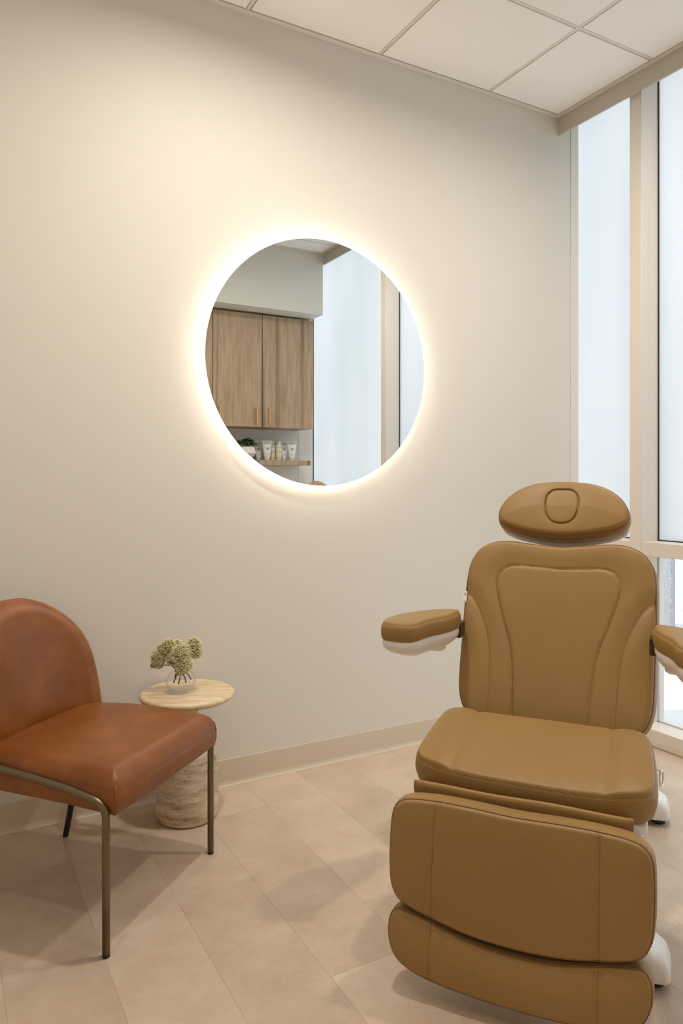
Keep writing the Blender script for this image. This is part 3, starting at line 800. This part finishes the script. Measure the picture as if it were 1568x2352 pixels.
# --- flap covering the hinge
bm = bmesh.new(); prof = []
for t in np.linspace(0, 1, 9): prof.append((-.030-.012*math.sin(PI*t*.5)+0*t, .433-.033*t))
fv = []
N_ = 30
for i in range(N_+1):
    u = -.262+.508*i/N_; row = []
    wob = .0015*math.sin(u*22)
    ring = []
    for k in range(14):
        a = 2*PI*k/14
        yy = -.046+.0075*math.cos(a)*(1+.25*math.sin(a)); zz = .4225+.0165*math.sin(a)
        ring.append(bm.verts.new((u, yy+wob, zz+wob*.5)))
    fv.append(ring)
for p, q in zip(fv, fv[1:]):
    for k in range(14): bm.faces.new((p[k], p[(k+1) % 14], q[(k+1) % 14], q[k]))
bm.faces.new(fv[0][::-1]); bm.faces.new(fv[-1])
bm_obj('hinge_flap', bm, M['tan'], mc, smooth=True)
bm = bmesh.new(); bx(bm, -.258, .242, -.040, .03, .405, .411, .001); bm_obj('flap_strap', bm, M['tan'], mc)
# --- leg rest cushions
lu = sym([(0, .021), (.1, .024), (.185, .024), (.248, .018), (.276, .004), (.287, -.025), (.289, -.09), (.287, -.14), (.281, -.178), (.262, -.207), (.222, -.222), (.183, -.231), (.1, -.246), (0, -.251)])
LP = plane(-.138, .408, R(8))
ll1 = [(.183, .02), (.183, -.1), (.183, -.235)]
LU = Cushion(lu, .070, r=.007, puff=.008, puffw=.035, dips=[(ll1, .002, .0035, .002, .015), (mir(ll1), .002, .0035, .002, .015)], place=LP, N=280, K=70, bulge=.003, backr=.008)
o = LU.obj('leg_cushion', M['tan'], mc); crease_shade(LU, 'crease_shade', o); edge_stitch(LU, o)
for q_ in (ll1, mir(ll1)): seam(LU, q_, o)
LU.stitches([ll1, mir(ll1)], M['thread'], o, side=.0025)
ll = sym([(0, -.029), (.08, -.025), (.15, -.012), (.2, 0), (.245, .008), (.268, .008), (.281, -.008), (.284, -.035), (.279, -.065), (.262, -.093), (.23, -.11), (.18, -.121), (.1, -.128), (0, -.131)])
LP2 = plane(-.168, .17, R(12))
ll2 = [(.182, -.005), (.182, -.06), (.182, -.119)]
LL = Cushion(ll, .070, r=.007, puff=.008, puffw=.03, dips=[(ll2, .002, .0035, .002, .015), (mir(ll2), .002, .0035, .002, .015)], place=LP2, N=280, K=60, bulge=.003, backr=.008, center=(0, -.07))
o = LL.obj('foot_cushion', M['tan'], mc); crease_shade(LL, 'crease_shade', o); edge_stitch(LL, o)
for q_ in (ll2, mir(ll2)): seam(LL, q_, o)
LL.stitches([ll2, mir(ll2)], M['thread'], o, side=.0025)
lsh = [(u*.998, h if h < -.03 else -.03+(h+.03)*.75) for u, h in lu]
LS = Cushion(lsh, .016, r=.004, puff=0, place=lambda u, h, n: LP(u, h, n-.071), N=160, K=8, bulge=0, backr=.01); LS.obj('leg_shell', M['white_plastic'], mc)
# --- arm rests
arm_o = [(-.434, .187), (-.436, .215), (-.428, .272), (-.412, .318), (-.385, .362), (-.353, .404), (-.325, .427), (-.290, .436), (-.274, .427), (-.277, .361), (-.293, .304), (-.312, .261), (-.324, .215), (-.330, .179), (-.342, .158), (-.370, .145), (-.407, .150), (-.427, .164)]
for sx in (-1, 1):
    oo = [((-u if sx > 0 else u)+(0.008 if sx > 0 else 0), h) for u, h in arm_o]
    ap = lambda u, h, n: (u, h, .784+n)
    AR = Cushion(oo, .052, r=.008, puff=.004, puffw=.02, place=ap, N=160, K=30, bulge=.002, backr=.006)
    o = AR.obj('armrest_pad', M['tan'], mc); edge_stitch(AR, o)
    # white moulded shell under the pad
    c = np.array([(.360 if sx > 0 else -.360)+(.008 if sx > 0 else 0), .28]); q0 = catmull(oo, 80); bm = bmesh.new(); rings = []
    for z, s_, sh_ in ((.732, .985, 0), (.728, 1.0, 0), (.714, .99, 0), (.704, .95, .004), (.692, .84, .010), (.683, .70, .016), (.680, .5, .02)):
        r_ = []
        for p in q0:
            d = p-c; y = c[1]+d[1]*(s_ if s_ > .9 else s_)+sh_*1.2; x = c[0]+d[0]*s_
            dip = -.0
            r_.append(bm.verts.new((x, y, z+(.012 if z < .715 and y > .30 else 0)*0)))
        rings.append(r_)
    for p, q in zip(rings, rings[1:]):
        for k in range(80): bm.faces.new((p[k], p[(k+1) % 80], q[(k+1) % 80], q[k]))
    bm.faces.new(rings[0][::-1]); bm.faces.new(rings[-1]); bm_obj('armrest_shell', bm, M['white_plastic'], mc, autos=45)
    # knuckle below the shell and pivot arm to the backrest
    X = sx
    bm = bmesh.new(); lathe(bm, [(0, .665), (.022, .665), (.028, .670), (.030, .690), (.030, .715), (0, .715)], 32, (X*.335, .385, 0)); bm_obj('armrest_knuckle', bm, M['white_plastic'], mc, autos=40)
    bm = bmesh.new(); bx(bm, X*.268 if X > 0 else X*.315, X*.315 if X > 0 else X*.268, .42, .475, .698, .745, .003); bm_obj('armrest_bracket', bm, M['bracket'], mc)
# --- release ring at the right of the seat
bm = bmesh.new(); pts = [(.300+.004*math.cos(a), .27+.012*math.cos(a), .418+.020*math.sin(a)) for a in np.linspace(0, 2*PI, 25)]
tube(bm, pts, .0028, 8, cap=False); tube(bm, [(.268, .27, .44), (.300, .27, .438)], .003, 8); bm_obj('release_ring', bm, M['chrome'], mc, smooth=True)
# --- white base
bm = bmesh.new()
sp = SP
mtx = Matrix.Translation((0, -.002, .469)) @ Matrix.Rotation(R(11), 4, 'X')
bx(bm, -.272, .272, .012, .29, -.105, -.080, .006, mtx)
bx(bm, -.262, .262, -.008, .05, -.150, -.100, .008, mtx)
bm_obj('seat_pan', bm, M['white_plastic'], mc, autos=40)
bm = bmesh.new(); bx(bm, -.15, .15, .20, .86, .07, .33, .03); bx(bm, -.12, .12, .16, .60, .32, .37, .01); bm_obj('lift_body', bm, M['white_plastic'], mc, autos=40)
bm = bmesh.new(); bx(bm, -.20, .20, .36, .42, .36, .44, .006); bx(bm, -.17, .17, .47, .56, .38, .56, .01); bx(bm, -.20, .20, .10, .42, .365, .395, .006); bm_obj('back_hinge', bm, M['white_plastic'], mc, autos=40)
for sx in (-.13, .13):
    bm = bmesh.new(); tube(bm, [(sx, .03, .375), (sx, -.035, .33), (sx, -.045, .20)], .012, 12); tube(bm, [(sx, -.045, .20), (sx, -.085, .12)], .010, 12); bm_obj('leg_support', bm, M['white_plastic'], mc, smooth=True)
bm = bmesh.new(); bx(bm, -.10, .10, .10, 1.02, .03, .085, .012); bm_obj('base_rail', bm, M['white_plastic'], mc, autos=40)
for v0 in (.105, .985):
    # cross foot with sloping ends
    bm = bmesh.new(); secs = []
    for u, hw, zt in ((-.322, .040, .050), (-.312, .052, .078), (-.275, .060, .100), (-.20, .062, .112), (0, .062, .118), (.20, .062, .112), (.275, .060, .100), (.312, .052, .078), (.322, .040, .050)):
        secs.append([bm.verts.new((u, v0+a*hw, z)) for a, z in ((-1, .022), (-1, zt-.022), (-.85, zt-.006), (-.5, zt), (.5, zt), (.85, zt-.006), (1, zt-.022), (1, .022))])
    for p, q in zip(secs, secs[1:]):
        for k in range(8): bm.faces.new((p[k], p[(k+1) % 8], q[(k+1) % 8], q[k]))
    bm.faces.new(secs[0][::-1]); bm.faces.new(secs[-1])
    bmesh.ops.recalc_face_normals(bm, faces=bm.faces)
    bmesh.ops.bevel(bm, geom=[e for e in bm.edges if len(e.link_faces) == 2 and e.calc_face_angle(0) > .25], offset=.007, segments=3, profile=.5, affect='EDGES')
    f_ = bm_obj('base_foot', bm, M['white_plastic'], mc, autos=50)
    bm = bmesh.new(); bx(bm, -.300, .300, v0-.045, v0+.045, .012, .024, .004)
    for u in (-.285, .285): lathe(bm, [(0, .0005), (.020, .0005), (.023, .004), (.023, .020), (0, .020)], 24, (u, v0-.012, 0))
    bm_obj('foot_pad', bm, M['black_rubber'], f_, autos=40)
